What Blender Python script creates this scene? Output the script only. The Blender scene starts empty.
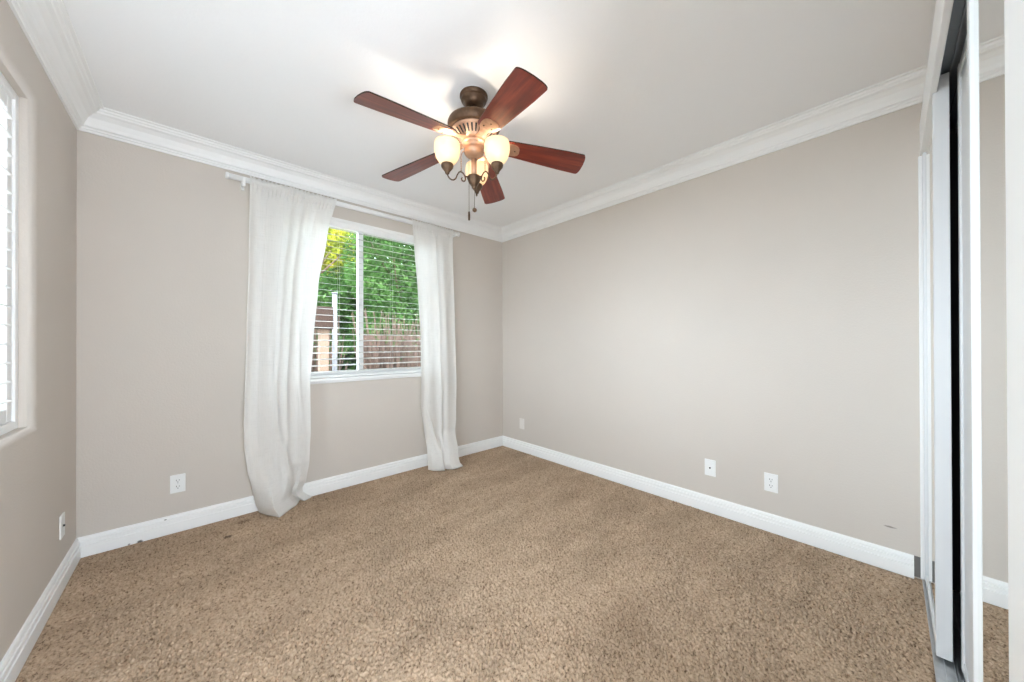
import bpy, bmesh, math, random
import numpy as np
from mathutils import Vector, Matrix

random.seed(7)
RNG = np.random.default_rng(11)
SC = bpy.context.scene
COL = SC.collection
PI = math.pi

# ------------------------------------------------------------------ camera
FPX, YAW, PITCH, ROLL = 344.1856, math.radians(42.746031), 0.0030, 0.0026
CAM_H = 1.2
fw = Vector((math.sin(YAW)*math.cos(PITCH), math.cos(YAW)*math.cos(PITCH), math.sin(PITCH)))
up0 = Vector((-math.sin(YAW)*math.sin(PITCH), -math.cos(YAW)*math.sin(PITCH), math.cos(PITCH)))
rt0 = Vector((math.cos(YAW), -math.sin(YAW), 0))
rt = rt0*math.cos(ROLL) - up0*math.sin(ROLL)
upv = rt0*math.sin(ROLL) + up0*math.cos(ROLL)
cam_data = bpy.data.cameras.new('camera')
cam = bpy.data.objects.new('camera', cam_data)
COL.objects.link(cam)
M = Matrix((( rt.x, upv.x, -fw.x, 0), (rt.y, upv.y, -fw.y, 0), (rt.z, upv.z, -fw.z, CAM_H), (0, 0, 0, 1)))
cam.matrix_world = M
cam_data.sensor_fit = 'HORIZONTAL'
cam_data.sensor_width = 36.0
cam_data.lens = FPX/1024*36.0
cam_data.shift_x = (512-512.025)/1024
cam_data.shift_y = (343.657-341)/1024
cam_data.clip_start = 0.01
SC.camera = cam

# ------------------------------------------------------------------ world, sun, exposure
SC.view_settings.view_transform = 'Standard'
SC.view_settings.look = 'None'
SC.view_settings.exposure = 0.50
SC.view_settings.gamma = 1.0
SC.view_settings.use_curve_mapping = False
SC.cycles.use_denoising = True
SC.cycles.max_bounces = 14
SC.cycles.diffuse_bounces = 8
SC.cycles.glossy_bounces = 6
SC.cycles.transparent_max_bounces = 24
SC.cycles.sample_clamp_indirect = 6.0
SC.cycles.blur_glossy = 0.5

world = bpy.data.worlds.new('sky')
SC.world = world
world.use_nodes = True
wn = world.node_tree.nodes
wn['Background'].inputs[0].default_value = (0.845, 0.955, 1.08, 1)
wn['Background'].inputs[1].default_value = 10.4

def lamp(kind, name, loc, power, color=(1, 1, 1), **kw):
    d = bpy.data.lights.new(name, kind)
    d.energy = power
    d.color = color
    for k, v in kw.items():
        setattr(d, k, v)
    o = bpy.data.objects.new(name, d)
    COL.objects.link(o)
    o.location = loc
    return o

sun = lamp('SUN', 'sun', (0, -5, 10), 3.2, (1.0, 0.95, 0.85), angle=0.03)
sun.rotation_euler = Vector((-0.50, 0.55, -0.75)).to_track_quat('-Z', 'Y').to_euler()

# unseen fill light added behind the camera to brighten the room
FILL_POWER = 104.0
hl = lamp('POINT', 'fill_light', (0.20, -0.60, 0.95), FILL_POWER, (0.81, 0.95, 1.08), shadow_soft_size=0.22)
# daylight sampling through the two windows
for nm, loc, rot, sx, sy in (('daylight_back', (1.13, 3.30, 1.60), (-PI/2, 0, 0), 1.34, 1.34),
                             ('daylight_left', (-0.68, 1.31, 1.54), (0, -PI/2, 0), 1.36, 2.22)):
    p = lamp('AREA', nm, loc, 1.0, shape='RECTANGLE', size=sx, size_y=sy)
    p.data.cycles.is_portal = True
    p.rotation_euler = rot
BULB_POWER = 1.8

# ------------------------------------------------------------------ helpers
class MB:
    """collects shapes; build() links them as ONE mesh object"""
    def __init__(self):
        self.bm = bmesh.new()
        self.mi = 0
    def _f(self, vs, smooth=False):
        try:
            f = self.bm.faces.new(vs)
            f.smooth = smooth
            f.material_index = self.mi
            return f
        except ValueError:
            return None
    def box(self, a, b, bevel=0.0, seg=2):
        x0, y0, z0 = a; x1, y1, z1 = b
        vs = [self.bm.verts.new(p) for p in ((x0,y0,z0),(x1,y0,z0),(x1,y1,z0),(x0,y1,z0),(x0,y0,z1),(x1,y0,z1),(x1,y1,z1),(x0,y1,z1))]
        fs = [self._f([vs[i] for i in q]) for q in ((3,2,1,0),(4,5,6,7),(0,1,5,4),(1,2,6,5),(2,3,7,6),(3,0,4,7))]
        if bevel > 0:
            es = list({e for f in fs for e in f.edges})
            bmesh.ops.bevel(self.bm, geom=es, offset=bevel, segments=seg, profile=0.5, affect='EDGES')
        return self
    def lathe(self, prof, c=(0, 0), seg=40, cap0=True, cap1=True, smooth=True):
        """prof: list of (r, z) going round the vertical axis at c"""
        rings = []
        for r, z in prof:
            if r < 1e-6:
                rings.append([self.bm.verts.new((c[0], c[1], z))])
            else:
                rings.append([self.bm.verts.new((c[0]+r*math.cos(2*PI*k/seg), c[1]+r*math.sin(2*PI*k/seg), z)) for k in range(seg)])
        for a, b in zip(rings[:-1], rings[1:]):
            for k in range(seg):
                k2 = (k+1) % seg
                if len(a) == 1 and len(b) == 1: continue
                if len(a) == 1: self._f([a[0], b[k2], b[k]], smooth)
                elif len(b) == 1: self._f([a[k], a[k2], b[0]], smooth)
                else: self._f([a[k], a[k2], b[k2], b[k]], smooth)
        if cap0 and len(rings[0]) > 1: self._f(rings[0][::-1])
        if cap1 and len(rings[-1]) > 1: self._f(rings[-1])
        return self
    def tube(self, pts, r, seg=10, caps=True):
        pts = [Vector(p) for p in pts]
        rs = r if isinstance(r, (list, tuple)) else [r]*len(pts)
        t0 = (pts[1]-pts[0]).normalized()
        n = t0.orthogonal().normalized()
        rings = []
        for i, p in enumerate(pts):
            if i == 0: t = t0
            elif i == len(pts)-1: t = (pts[i]-pts[i-1]).normalized()
            else: t = (pts[i+1]-pts[i-1]).normalized()
            n = (n - t*n.dot(t))
            n = n.normalized() if n.length > 1e-6 else t.orthogonal().normalized()
            b = t.cross(n)
            rings.append([self.bm.verts.new(p + (n*math.cos(2*PI*k/seg) + b*math.sin(2*PI*k/seg))*rs[i]) for k in range(seg)])
        for a, b in zip(rings[:-1], rings[1:]):
            for k in range(seg):
                k2 = (k+1) % seg
                self._f([a[k], a[k2], b[k2], b[k]], True)
        if caps:
            self._f(rings[0][::-1]); self._f(rings[-1])
        return self
    def ball(self, c, r, sz=1.0, seg=14):
        prof = [(0, c[2]-r*sz)]
        n = seg//2
        for i in range(1, n):
            a = -PI/2 + PI*i/n
            prof.append((r*math.cos(a), c[2]+r*sz*math.sin(a)))
        prof.append((0, c[2]+r*sz))
        return self.lathe(prof, (c[0], c[1]), seg)
    def poly_prism(self, pts, vec):
        """closed 3D polygon pts extruded by vec"""
        a = [self.bm.verts.new(p) for p in pts]
        b = [self.bm.verts.new(Vector(p)+Vector(vec)) for p in pts]
        n = len(pts)
        self._f(a[::-1]); self._f(b)
        for k in range(n):
            self._f([a[k], a[(k+1) % n], b[(k+1) % n], b[k]])
        return self
    def loft(self, rings, smooth=False, closed=True, caps=True):
        R = [[self.bm.verts.new(p) for p in ring] for ring in rings]
        n = len(R[0])
        for a, b in zip(R[:-1], R[1:]):
            for k in range(n if closed else n-1):
                self._f([a[k], a[(k+1) % n], b[(k+1) % n], b[k]], smooth)
        if caps and closed:
            self._f(R[0][::-1]); self._f(R[-1])
        return self
    def xform(self, fn):
        for v in self.bm.verts:
            v.co = fn(v.co)
        return self
    def build(self, name, mat, parent=None, normals=True):
        me = bpy.data.meshes.new(name)
        if normals:
            bmesh.ops.recalc_face_normals(self.bm, faces=self.bm.faces)
        if parent is not None:
            off = Vector(parent_world(parent))
            for v in self.bm.verts: v.co -= off
        self.bm.to_mesh(me)
        self.bm.free()
        for m in (mat if isinstance(mat, (list, tuple)) else [mat]):
            me.materials.append(m)
        o = bpy.data.objects.new(name, me)
        COL.objects.link(o)
        if parent is not None: o.parent = parent
        return o

def parent_world(o):
    p = Vector((0, 0, 0))
    while o is not None:
        p += o.location
        o = o.parent
    return p

def empty(name, loc, label, cat, group=None):
    o = bpy.data.objects.new(name, None)
    o.empty_display_size = 0.05
    COL.objects.link(o)
    o.location = loc
    tag(o, label, cat, group)
    return o

def tag(o, label, cat, group=None, kind=None):
    o['label'] = label
    o['category'] = cat
    if group: o['group'] = group
    if kind: o['kind'] = kind
    return o

def struct(o, label=None, cat=None):
    o['kind'] = 'structure'
    if label: o['label'] = label
    if cat: o['category'] = cat
    return o

# ------------------------------------------------------------------ materials
def new_mat(name):
    m = bpy.data.materials.new(name)
    m.use_nodes = True
    nt = m.node_tree
    return m, nt, nt.nodes['Principled BSDF']

def ramp(nt, stops):
    r = nt.nodes.new('ShaderNodeValToRGB')
    el = r.color_ramp.elements
    el[0].position, el[0].color = stops[0][0], (*stops[0][1], 1)
    el[1].position, el[1].color = stops[-1][0], (*stops[-1][1], 1)
    for p, c in stops[1:-1]:
        e = el.new(p); e.color = (*c, 1)
    return r

def tex(nt, scale=(1, 1, 1), coord='Object'):
    tc = nt.nodes.new('ShaderNodeTexCoord')
    mp = nt.nodes.new('ShaderNodeMapping')
    mp.inputs['Scale'].default_value = scale
    nt.links.new(tc.outputs[coord], mp.inputs['Vector'])
    return mp

def noise(nt, vec, scale, detail=3.0, rough=0.55):
    n = nt.nodes.new('ShaderNodeTexNoise')
    n.inputs['Scale'].default_value = scale
    n.inputs['Detail'].default_value = detail
    n.inputs['Roughness'].default_value = rough
    nt.links.new(vec.outputs[0], n.inputs['Vector'])
    return n

def bump(nt, bsdf, height, strength, dist):
    b = nt.nodes.new('ShaderNodeBump')
    b.inputs['Strength'].default_value = strength
    b.inputs['Distance'].default_value = dist
    nt.links.new(height, b.inputs['Height'])
    nt.links.new(b.outputs[0], bsdf.inputs['Normal'])

def painted(name, col, rough=0.85, var=0.02, bscale=130, bstr=0.25, bdist=0.002, spec=0.3):
    m, nt, b = new_mat(name)
    mp = tex(nt)
    n1 = noise(nt, mp, 1.7, 4)
    r = ramp(nt, [(0.3, tuple(c*(1-var) for c in col)), (0.7, tuple(min(1, c*(1+var)) for c in col))])
    nt.links.new(n1.outputs[0], r.inputs[0])
    nt.links.new(r.outputs[0], b.inputs['Base Color'])
    b.inputs['Roughness'].default_value = rough
    b.inputs['Specular IOR Level'].default_value = spec
    if bstr:
        n2 = noise(nt, mp, bscale, 2)
        bump(nt, b, n2.outputs[0], bstr, bdist)
    return m

WALL_C = (0.605, 0.553, 0.502)
M_wall = painted('wall_paint', WALL_C, 0.8, 0.015, 110, 0.30, 0.003)
M_ceil = painted('ceiling_paint', (0.91, 0.915, 0.925), 0.9, 0.005, 90, 0.25, 0.003)
M_trim = painted('white_trim_paint', (0.87, 0.87, 0.865), 0.42, 0.004, 40, 0.0, 0.001, 0.35)
M_white = painted('white_plastic', (0.84, 0.84, 0.83), 0.4, 0.005, 60, 0.0)
M_ivory = painted('ivory_plastic', (0.74, 0.70, 0.66), 0.45, 0.005, 60, 0.0)
M_black = painted('black_metal', (0.012, 0.012, 0.012), 0.5, 0.05, 60, 0.0)
M_dark = painted('dark_hole', (0.03, 0.03, 0.03), 0.7, 0.05, 60, 0.0)
M_grey = painted('bare_grey_board', (0.20, 0.19, 0.18), 0.8, 0.25, 60, 0.2)
M_closet = painted('closet_shade_tone', (0.10, 0.10, 0.11), 0.9, 0.05, 60, 0.0)  # gloom of the unlit closet put into the base colour
M_lacquer = painted('white_lacquered_metal', (0.69, 0.70, 0.71), 0.34, 0.005, 30, 0.0, spec=0.5)
M_conc = painted('ground_dirt', (0.30, 0.27, 0.23), 0.95, 0.2, 14, 0.5, 0.02)

def metal(name, c1, c2, rough, metallic=0.85, scale=35):
    m, nt, b = new_mat(name)
    mp = tex(nt)
    n = noise(nt, mp, scale, 4)
    r = ramp(nt, [(0.3, c1), (0.7, c2)])
    nt.links.new(n.outputs[0], r.inputs[0])
    nt.links.new(r.outputs[0], b.inputs['Base Color'])
    b.inputs['Roughness'].default_value = rough
    b.inputs['Metallic'].default_value = metallic
    return m
M_bronze = metal('oil_rubbed_bronze', (0.075, 0.040, 0.022), (0.13, 0.075, 0.042), 0.42, 0.6)
M_copper = metal('brushed_copper_bronze', (0.42, 0.25, 0.16), (0.55, 0.35, 0.24), 0.42, 0.55)
M_slate = painted('slate_track_paint', (0.30, 0.33, 0.36), 0.6, 0.03, 60, 0.0)
M_alu = metal('track_metal', (0.55, 0.56, 0.57), (0.66, 0.67, 0.68), 0.35, 0.8)

def mirror_mat():
    m, nt, b = new_mat('mirror_glass')
    mp = tex(nt)
    n = noise(nt, mp, 2.0, 1)
    r = ramp(nt, [(0.0, (0.86, 0.875, 0.865)), (1.0, (0.88, 0.89, 0.88))])
    nt.links.new(n.outputs[0], r.inputs[0])
    nt.links.new(r.outputs[0], b.inputs['Base Color'])
    b.inputs['Metallic'].default_value = 1.0
    b.inputs['Roughness'].default_value = 0.012
    return m
M_mirror = mirror_mat()

def wood_blade():
    m, nt, b = new_mat('cherry_blade_wood')
    tc = nt.nodes.new('ShaderNodeUVMap')
    mp = nt.nodes.new('ShaderNodeMapping')
    mp.inputs['Scale'].default_value = (3.0, 34.0, 1)
    nt.links.new(tc.outputs[0], mp.inputs[0])
    n = noise(nt, mp, 1.0, 6, 0.65)
    r = ramp(nt, [(0.28, (0.070, 0.008, 0.005)), (0.5, (0.165, 0.020, 0.009)), (0.72, (0.27, 0.045, 0.018))])
    nt.links.new(n.outputs[0], r.inputs[0])
    nt.links.new(r.outputs[0], b.inputs['Base Color'])
    b.inputs['Roughness'].default_value = 0.38
    b.inputs['Coat Weight'].default_value = 0.35
    b.inputs['Coat Roughness'].default_value = 0.22
    return m
M_blade = wood_blade()
M_blade_edge = painted('dark_blade_edge', (0.03, 0.012, 0.01), 0.5, 0.05, 60, 0)

def shade_glass():
    m, nt, b = new_mat('frosted_lamp_glass')
    out = nt.nodes['Material Output']
    mp = tex(nt)
    n = noise(nt, mp, 18, 3)
    r = ramp(nt, [(0.3, (0.80, 0.71, 0.57)), (0.7, (0.88, 0.80, 0.67))])
    nt.links.new(n.outputs[0], r.inputs[0])
    tr = nt.nodes.new('ShaderNodeBsdfTranslucent')
    df = nt.nodes.new('ShaderNodeBsdfDiffuse')
    gl = nt.nodes.new('ShaderNodeBsdfGlossy')
    gl.inputs['Roughness'].default_value = 0.2
    nt.links.new(r.outputs[0], tr.inputs[0])
    nt.links.new(r.outputs[0], df.inputs[0])
    m1 = nt.nodes.new('ShaderNodeMixShader'); m1.inputs[0].default_value = 0.55
    nt.links.new(tr.outputs[0], m1.inputs[1]); nt.links.new(df.outputs[0], m1.inputs[2])
    m2 = nt.nodes.new('ShaderNodeMixShader'); m2.inputs[0].default_value = 0.05
    nt.links.new(m1.outputs[0], m2.inputs[1]); nt.links.new(gl.outputs[0], m2.inputs[2])
    nt.links.new(m2.outputs[0], out.inputs[0])
    return m
M_shade = shade_glass()

def emit(name, col, s):
    m, nt, b = new_mat(name)
    b.inputs['Base Color'].default_value = (*col, 1)
    b.inputs['Emission Color'].default_value = (*col, 1)
    b.inputs['Emission Strength'].default_value = s
    return m
M_bulb = emit('lit_bulb', (1.0, 0.86, 0.62), 6.0)

def glass_pane():
    m, nt, b = new_mat('window_glass')
    out = nt.nodes['Material Output']
    tr = nt.nodes.new('ShaderNodeBsdfTransparent')
    tr.inputs[0].default_value = (0.97, 0.985, 0.975, 1)
    gl = nt.nodes.new('ShaderNodeBsdfGlossy')
    gl.inputs['Roughness'].default_value = 0.02
    fr = nt.nodes.new('ShaderNodeFresnel')
    fr.inputs[0].default_value = 1.35
    mx = nt.nodes.new('ShaderNodeMixShader')
    nt.links.new(fr.outputs[0], mx.inputs[0])
    nt.links.new(tr.outputs[0], mx.inputs[1]); nt.links.new(gl.outputs[0], mx.inputs[2])
    nt.links.new(mx.outputs[0], out.inputs[0])
    return m
M_glass = glass_pane()

def sheer():
    m, nt, b = new_mat('white_sheer_linen')
    out = nt.nodes['Material Output']
    mp = tex(nt, (1, 1, 1))
    w1 = noise(nt, tex(nt, (260, 260, 9)), 1.0, 2)
    w2 = noise(nt, tex(nt, (14, 14, 300)), 1.0, 2)
    add = nt.nodes.new('ShaderNodeMath'); add.operation = 'ADD'
    nt.links.new(w1.outputs[0], add.inputs[0]); nt.links.new(w2.outputs[0], add.inputs[1])
    r = ramp(nt, [(0.7, (0.86, 0.848, 0.828)), (1.3, (0.93, 0.918, 0.897))])
    nt.links.new(add.outputs[0], r.inputs[0])
    df = nt.nodes.new('ShaderNodeBsdfDiffuse')
    tl = nt.nodes.new('ShaderNodeBsdfTranslucent')
    tp = nt.nodes.new('ShaderNodeBsdfTransparent')
    nt.links.new(r.outputs[0], df.inputs[0]); nt.links.new(r.outputs[0], tl.inputs[0])
    m1 = nt.nodes.new('ShaderNodeMixShader'); m1.inputs[0].default_value = 0.42
    nt.links.new(df.outputs[0], m1.inputs[1]); nt.links.new(tl.outputs[0], m1.inputs[2])
    m2 = nt.nodes.new('ShaderNodeMixShader'); m2.inputs[0].default_value = 0.12
    nt.links.new(m1.outputs[0], m2.inputs[1]); nt.links.new(tp.outputs[0], m2.inputs[2])
    nt.links.new(m2.outputs[0], out.inputs[0])
    bp = nt.nodes.new('ShaderNodeBump'); bp.inputs['Strength'].default_value = 0.08; bp.inputs['Distance'].default_value = 0.001
    nt.links.new(add.outputs[0], bp.inputs['Height'])
    nt.links.new(bp.outputs[0], df.inputs['Normal'])
    return m
M_sheer = sheer()

def carpet():
    m, nt, b = new_mat('brown_carpet_pile')
    mp = tex(nt)
    n1 = noise(nt, mp, 95, 3, 0.6)          # yarn flecks; dark stop also paints the shade in pile crevices
    r1 = ramp(nt, [(0.30, (0.155, 0.100, 0.062)), (0.46, (0.445, 0.327, 0.228)), (0.72, (0.60, 0.455, 0.333))])
    nt.links.new(n1.outputs[0], r1.inputs[0])
    # brushed nap: broad lighter and darker strokes
    n2 = noise(nt, tex(nt, (1.0, 2.6, 1)), 1.9, 5, 0.62)
    r2 = ramp(nt, [(0.34, (0.86, 0.85, 0.84)), (0.66, (1.12, 1.12, 1.12))])
    nt.links.new(n2.outputs[0], r2.inputs[0])
    mx = nt.nodes.new('ShaderNodeMix'); mx.data_type = 'RGBA'; mx.blend_type = 'MULTIPLY'
    mx.inputs[0].default_value = 1.0
    nt.links.new(r1.outputs[0], mx.inputs[6]); nt.links.new(r2.outputs[0], mx.inputs[7])
    nt.links.new(mx.outputs[2], b.inputs['Base Color'])
    b.inputs['Roughness'].default_value = 1.0
    b.inputs['Specular IOR Level'].default_value = 0.05
    n3 = noise(nt, mp, 260, 2)
    bump(nt, b, n3.outputs[0], 0.5, 0.003)
    return m
M_carpet = carpet()

def spots(m, lst):
    """small stains and scuffs: (centre, half sizes, colour, strength)"""
    nt = m.node_tree; b = nt.nodes['Principled BSDF']
    for c, h, col, k in lst:
        src = b.inputs['Base Color'].links[0].from_socket
        tc = nt.nodes.new('ShaderNodeTexCoord')
        sub = nt.nodes.new('ShaderNodeVectorMath'); sub.operation = 'SUBTRACT'; sub.inputs[1].default_value = c
        dv = nt.nodes.new('ShaderNodeVectorMath'); dv.operation = 'DIVIDE'; dv.inputs[1].default_value = h
        ln = nt.nodes.new('ShaderNodeVectorMath'); ln.operation = 'LENGTH'
        nz = nt.nodes.new('ShaderNodeTexNoise'); nz.inputs['Scale'].default_value = 90
        ad = nt.nodes.new('ShaderNodeMath'); ad.operation = 'ADD'
        r = ramp(nt, [(0.55, (k, k, k)), (0.8, (0, 0, 0))])
        sc = nt.nodes.new('ShaderNodeMath'); sc.operation = 'MULTIPLY'; sc.inputs[1].default_value = 0.5
        mx = nt.nodes.new('ShaderNodeMix'); mx.data_type = 'RGBA'; mx.inputs[7].default_value = (*col, 1)
        L = nt.links.new
        L(tc.outputs['Object'], sub.inputs[0]); L(sub.outputs[0], dv.inputs[0]); L(dv.outputs[0], ln.inputs[0])
        L(tc.outputs['Object'], nz.inputs['Vector']); L(ln.outputs['Value'], ad.inputs[0]); L(nz.outputs[0], ad.inputs[1])
        L(ad.outputs[0], sc.inputs[0]); L(sc.outputs[0], r.inputs[0]); L(r.outputs[0], mx.inputs[0]); L(src, mx.inputs[6]); L(mx.outputs[2], b.inputs['Base Color'])
M_base = painted('white_baseboard_paint', (0.87, 0.87, 0.865), 0.42, 0.004, 40, 0.0, 0.001, 0.35)
spots(M_base, [((-0.2415, 3.089, 0.004), (0.013, 0.02, 0.010), (0.05, 0.04, 0.035), 0.9), ((-0.1321, 3.097, 0.0965), (0.008, 0.02, 0.005), (0.10, 0.09, 0.08), 0.8),
              ((-0.2865, 3.089, 0.005), (0.006, 0.02, 0.006), (0.12, 0.08, 0.06), 0.7)])
spots(M_carpet, [((0.1578, 2.8103, 0), (0.026, 0.020, 0.05), (0.05, 0.03, 0.02), 0.75), ((0.2465, 2.9798, 0), (0.045, 0.03, 0.05), (0.13, 0.07, 0.04), 0.5)])
spots(M_wall, [((2.7166, -0.017, 0.2265), (0.02, 0.024, 0.005), (0.17, 0.14, 0.12), 0.7)])

def leaf_mat(name, c1, c2, c3):
    m, nt, b = new_mat(name)
    out = nt.nodes['Material Output']
    mp = tex(nt)
    n = noise(nt, mp, 2.2, 4, 0.7)
    r = ramp(nt, [(0.32, c1), (0.5, c2), (0.68, c3)])
    nt.links.new(n.outputs[0], r.inputs[0])
    df = nt.nodes.new('ShaderNodeBsdfDiffuse')
    tl = nt.nodes.new('ShaderNodeBsdfTranslucent')
    nt.links.new(r.outputs[0], df.inputs[0]); nt.links.new(r.outputs[0], tl.inputs[0])
    mx = nt.nodes.new('ShaderNodeMixShader'); mx.inputs[0].default_value = 0.35
    nt.links.new(df.outputs[0], mx.inputs[1]); nt.links.new(tl.outputs[0], mx.inputs[2])
    nt.links.new(mx.outputs[0], out.inputs[0])
    return m
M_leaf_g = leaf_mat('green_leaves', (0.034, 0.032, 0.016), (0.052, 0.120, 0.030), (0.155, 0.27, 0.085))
M_leaf_y = leaf_mat('sunlit_yellow_leaves', (0.11, 0.16, 0.02), (0.30, 0.32, 0.04), (0.60, 0.50, 0.07))  # yellow-green foliage with the sunlight on it put into the colour
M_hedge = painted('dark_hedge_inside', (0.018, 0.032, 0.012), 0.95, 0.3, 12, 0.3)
M_pole = painted('grey_white_pole_paint', (0.16, 0.16, 0.17), 0.6, 0.05, 12, 0.0)
M_bark = painted('brown_bark', (0.07, 0.042, 0.03), 0.95, 0.35, 30, 0.6, 0.01)
M_slat = painted('blind_slat_paint', (0.60, 0.59, 0.57), 0.5, 0.005, 60, 0.0)
M_bounce_cut = painted('bounce_cut_ground', (0.045, 0.032, 0.024), 0.95, 0.4, 14, 0.5, 0.02)
M_fence = painted('weathered_fence_boards', (0.105, 0.064, 0.050), 0.9, 0.35, 12, 0.3, 0.004)
M_beige = painted('beige_stucco', (0.19, 0.130, 0.093), 0.9, 0.06, 60, 0.3)
M_brownb = painted('dark_brown_beam', (0.035, 0.018, 0.012), 0.85, 0.2, 30, 0.3)

# ------------------------------------------------------------------ room shell
XL, XR, YB, ZC = -0.4885, 2.7166, 3.1066, 2.55
YF = -0.130            # room face of the front (closet) wall
TH = 0.16

# carpet floor: one dense grid with real tufts
def build_floor():
    x0, x1, y0, y1 = XL-0.02, XR+0.02, -0.86, YB+0.02
    st = 0.0048
    nx, ny = int((x1-x0)/st)+1, int((y1-y0)/st)+1
    xs, ys = np.linspace(x0, x1, nx), np.linspace(y0, y1, ny)
    w = RNG.standard_normal((ny, nx))
    ky = np.fft.fftfreq(ny, st)[:, None]; kx = np.fft.rfftfreq(nx, st)[None, :]
    # tufts run slightly longer along one diagonal
    u = kx*0.8 + ky*0.6; v = -kx*0.6 + ky*0.8
    k = np.sqrt((u*1.25)**2 + (v*0.85)**2)
    filt = np.exp(-((k-62)/26)**2)
    h = np.fft.irfft2(np.fft.rfft2(w)*filt, s=(ny, nx)); h /= h.std()
    kk = np.sqrt(kx**2+ky**2)
    l = np.fft.irfft2(np.fft.rfft2(RNG.standard_normal((ny, nx)))*np.exp(-(kk/4.0)**2), s=(ny, nx)); l /= l.std()
    z = np.clip(h, -2.2, 1.6)*0.0048*(1+0.25*np.clip(l, -1.5, 1.5)) - 0.006
    X, Y = np.meshgrid(xs, ys)
    co = np.stack([X, Y, z], -1).reshape(-1, 3).astype(np.float32)
    i = (np.arange(ny-1)[:, None]*nx + np.arange(nx-1)[None, :]).ravel()
    quads = np.stack([i, i+1, i+nx+1, i+nx], -1).astype(np.int32)
    me = bpy.data.meshes.new('floor')
    me.vertices.add(len(co)); me.vertices.foreach_set('co', co.ravel())
    me.loops.add(quads.size); me.loops.foreach_set('vertex_index', quads.ravel())
    me.polygons.add(len(quads)); me.polygons.foreach_set('loop_start', np.arange(0, quads.size, 4, dtype=np.int32))
    me.polygons.foreach_set('use_smooth', np.ones(len(quads), dtype=bool))
    me.update(calc_edges=True)
    me.materials.append(M_carpet)
    o = bpy.data.objects.new('floor', me)
    COL.objects.link(o)
    return struct(o, 'brown textured carpet covering the whole bedroom floor', 'floor')
build_floor()

mb = MB(); mb.box((XL-TH, -2.2, ZC), (XR+TH, YB+TH, ZC+0.1))
struct(mb.build('ceiling', M_ceil), 'flat white textured ceiling of the bedroom', 'ceiling')

def wall_hole(name, axis, face, out, a0, a1, z0, z1, h0, h1, hz0, hz1, round_r=0.0):
    """wall whose room face lies on axis=face, thickness out (signed), spanning a0..a1, with one opening"""
    bm = bmesh.new()
    P = (lambda a, d, z: (d, a, z)) if axis == 0 else (lambda a, d, z: (a, d, z))
    A = [a0, h0, h1, a1]; Z = [z0, hz0, hz1, z1]
    F = [[bm.verts.new(P(a, face, z)) for a in A] for z in Z]
    B = [[bm.verts.new(P(a, face+out, z)) for a in A] for z in Z]
    for j in range(3):
        for i in range(3):
            if i == 1 and j == 1: continue
            bm.faces.new([F[j][i], F[j][i+1], F[j+1][i+1], F[j+1][i]])
            bm.faces.new([B[j+1][i], B[j+1][i+1], B[j][i+1], B[j][i]])
    loop = [(1, 1), (1, 2), (2, 2), (2, 1)]
    for q in range(4):
        (j0, i0), (j1, i1) = loop[q], loop[(q+1) % 4]
        bm.faces.new([F[j0][i0], F[j1][i1], B[j1][i1], B[j0][i0]])
    oc = [(0, 0), (0, 3), (3, 3), (3, 0)]
    for q in range(4):
        (j0, i0), (j1, i1) = oc[q], oc[(q+1) % 4]
        # outer rim (split along grid points)
        js = [j0]*4 if j0 == j1 else (range(0, 4) if j1 > j0 else range(3, -1, -1))
        is_ = [i0]*4 if i0 == i1 else (range(0, 4) if i1 > i0 else range(3, -1, -1))
        pts = list(zip(js, is_))
        for (ja, ia), (jb, ib) in zip(pts[:-1], pts[1:]):
            bm.faces.new([F[ja][ia], B[ja][ia], B[jb][ib], F[jb][ib]])
    bm.normal_update()
    if round_r:
        es = []
        for q in range(4):
            (j0, i0), (j1, i1) = loop[q], loop[(q+1) % 4]
            e = bm.edges.get((F[j0][i0], F[j1][i1]))
            es.append(e)
        r = bmesh.ops.bevel(bm, geom=es, offset=round_r, segments=5, profile=0.5, affect='EDGES')
        for f in r['faces']: f.smooth = True
    m = MB(); m.bm.free(); m.bm = bm
    return m.build(name, M_wall)

# back window opening and left window opening
BX0, BX1, BZ0, BZ1 = 0.46, 1.80, 0.925, 2.265
LY0, LY1, LZ0, LZ1 = 0.20, 2.425, 0.862, 2.232  # unseen near end stretched toward the camera for more daylight
struct(wall_hole('wall_back', 1, YB, TH, XL-TH, XR+TH, 0, ZC, BX0, BX1, BZ0, BZ1), 'beige back wall with the curtained window', 'wall')
struct(wall_hole('wall_left', 0, XL, -TH, -2.2, YB, 0, ZC, LY0, LY1, LZ0, LZ1, 0.022), 'beige left wall with the shuttered window', 'wall')
mb = MB(); mb.box((XR, -0.140, 0), (XR+TH, YB, ZC)); mb.box((XR+0.012, -0.86, 0), (XR+TH, -0.140, ZC))
struct(mb.build('wall_right', M_wall), 'plain beige right wall with two wall plates', 'wall')

# ---- closet / front wall, turned very slightly as in the photo
CA = -0.0075
ca, sa = math.cos(CA), math.sin(CA)
def cr(v): return Vector((v[0]*ca - v[1]*sa, v[0]*sa + v[1]*ca, v[2]))
HB, HT = 2.150, 2.315      # header casing bottom / top
CX0, CX1 = 0.66, 2.706    # closet opening
mb = MB()
mb.box((0.44, -0.185, 2.25), (XR+0.03, -0.132, ZC))      # wall above the closet opening
mb.box((0.44, -0.86, 0), (0.495, -0.132, ZC))                 # pier between doorway and closet
mb.box((XL-0.05, -0.25, 0), (-0.46, -0.132, ZC))  # no lintel: opening shaped full height to pass the fill light
mb.xform(cr)
struct(mb.build('wall_front', M_wall), 'front wall around the closet opening', 'wall')
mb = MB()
mb.box((0.495, -0.86, -0.01), (XR+0.012, -0.80, ZC)); mb.box((0.495, -0.80, 2.32), (XR+0.012, -0.19, 2.36))
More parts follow.
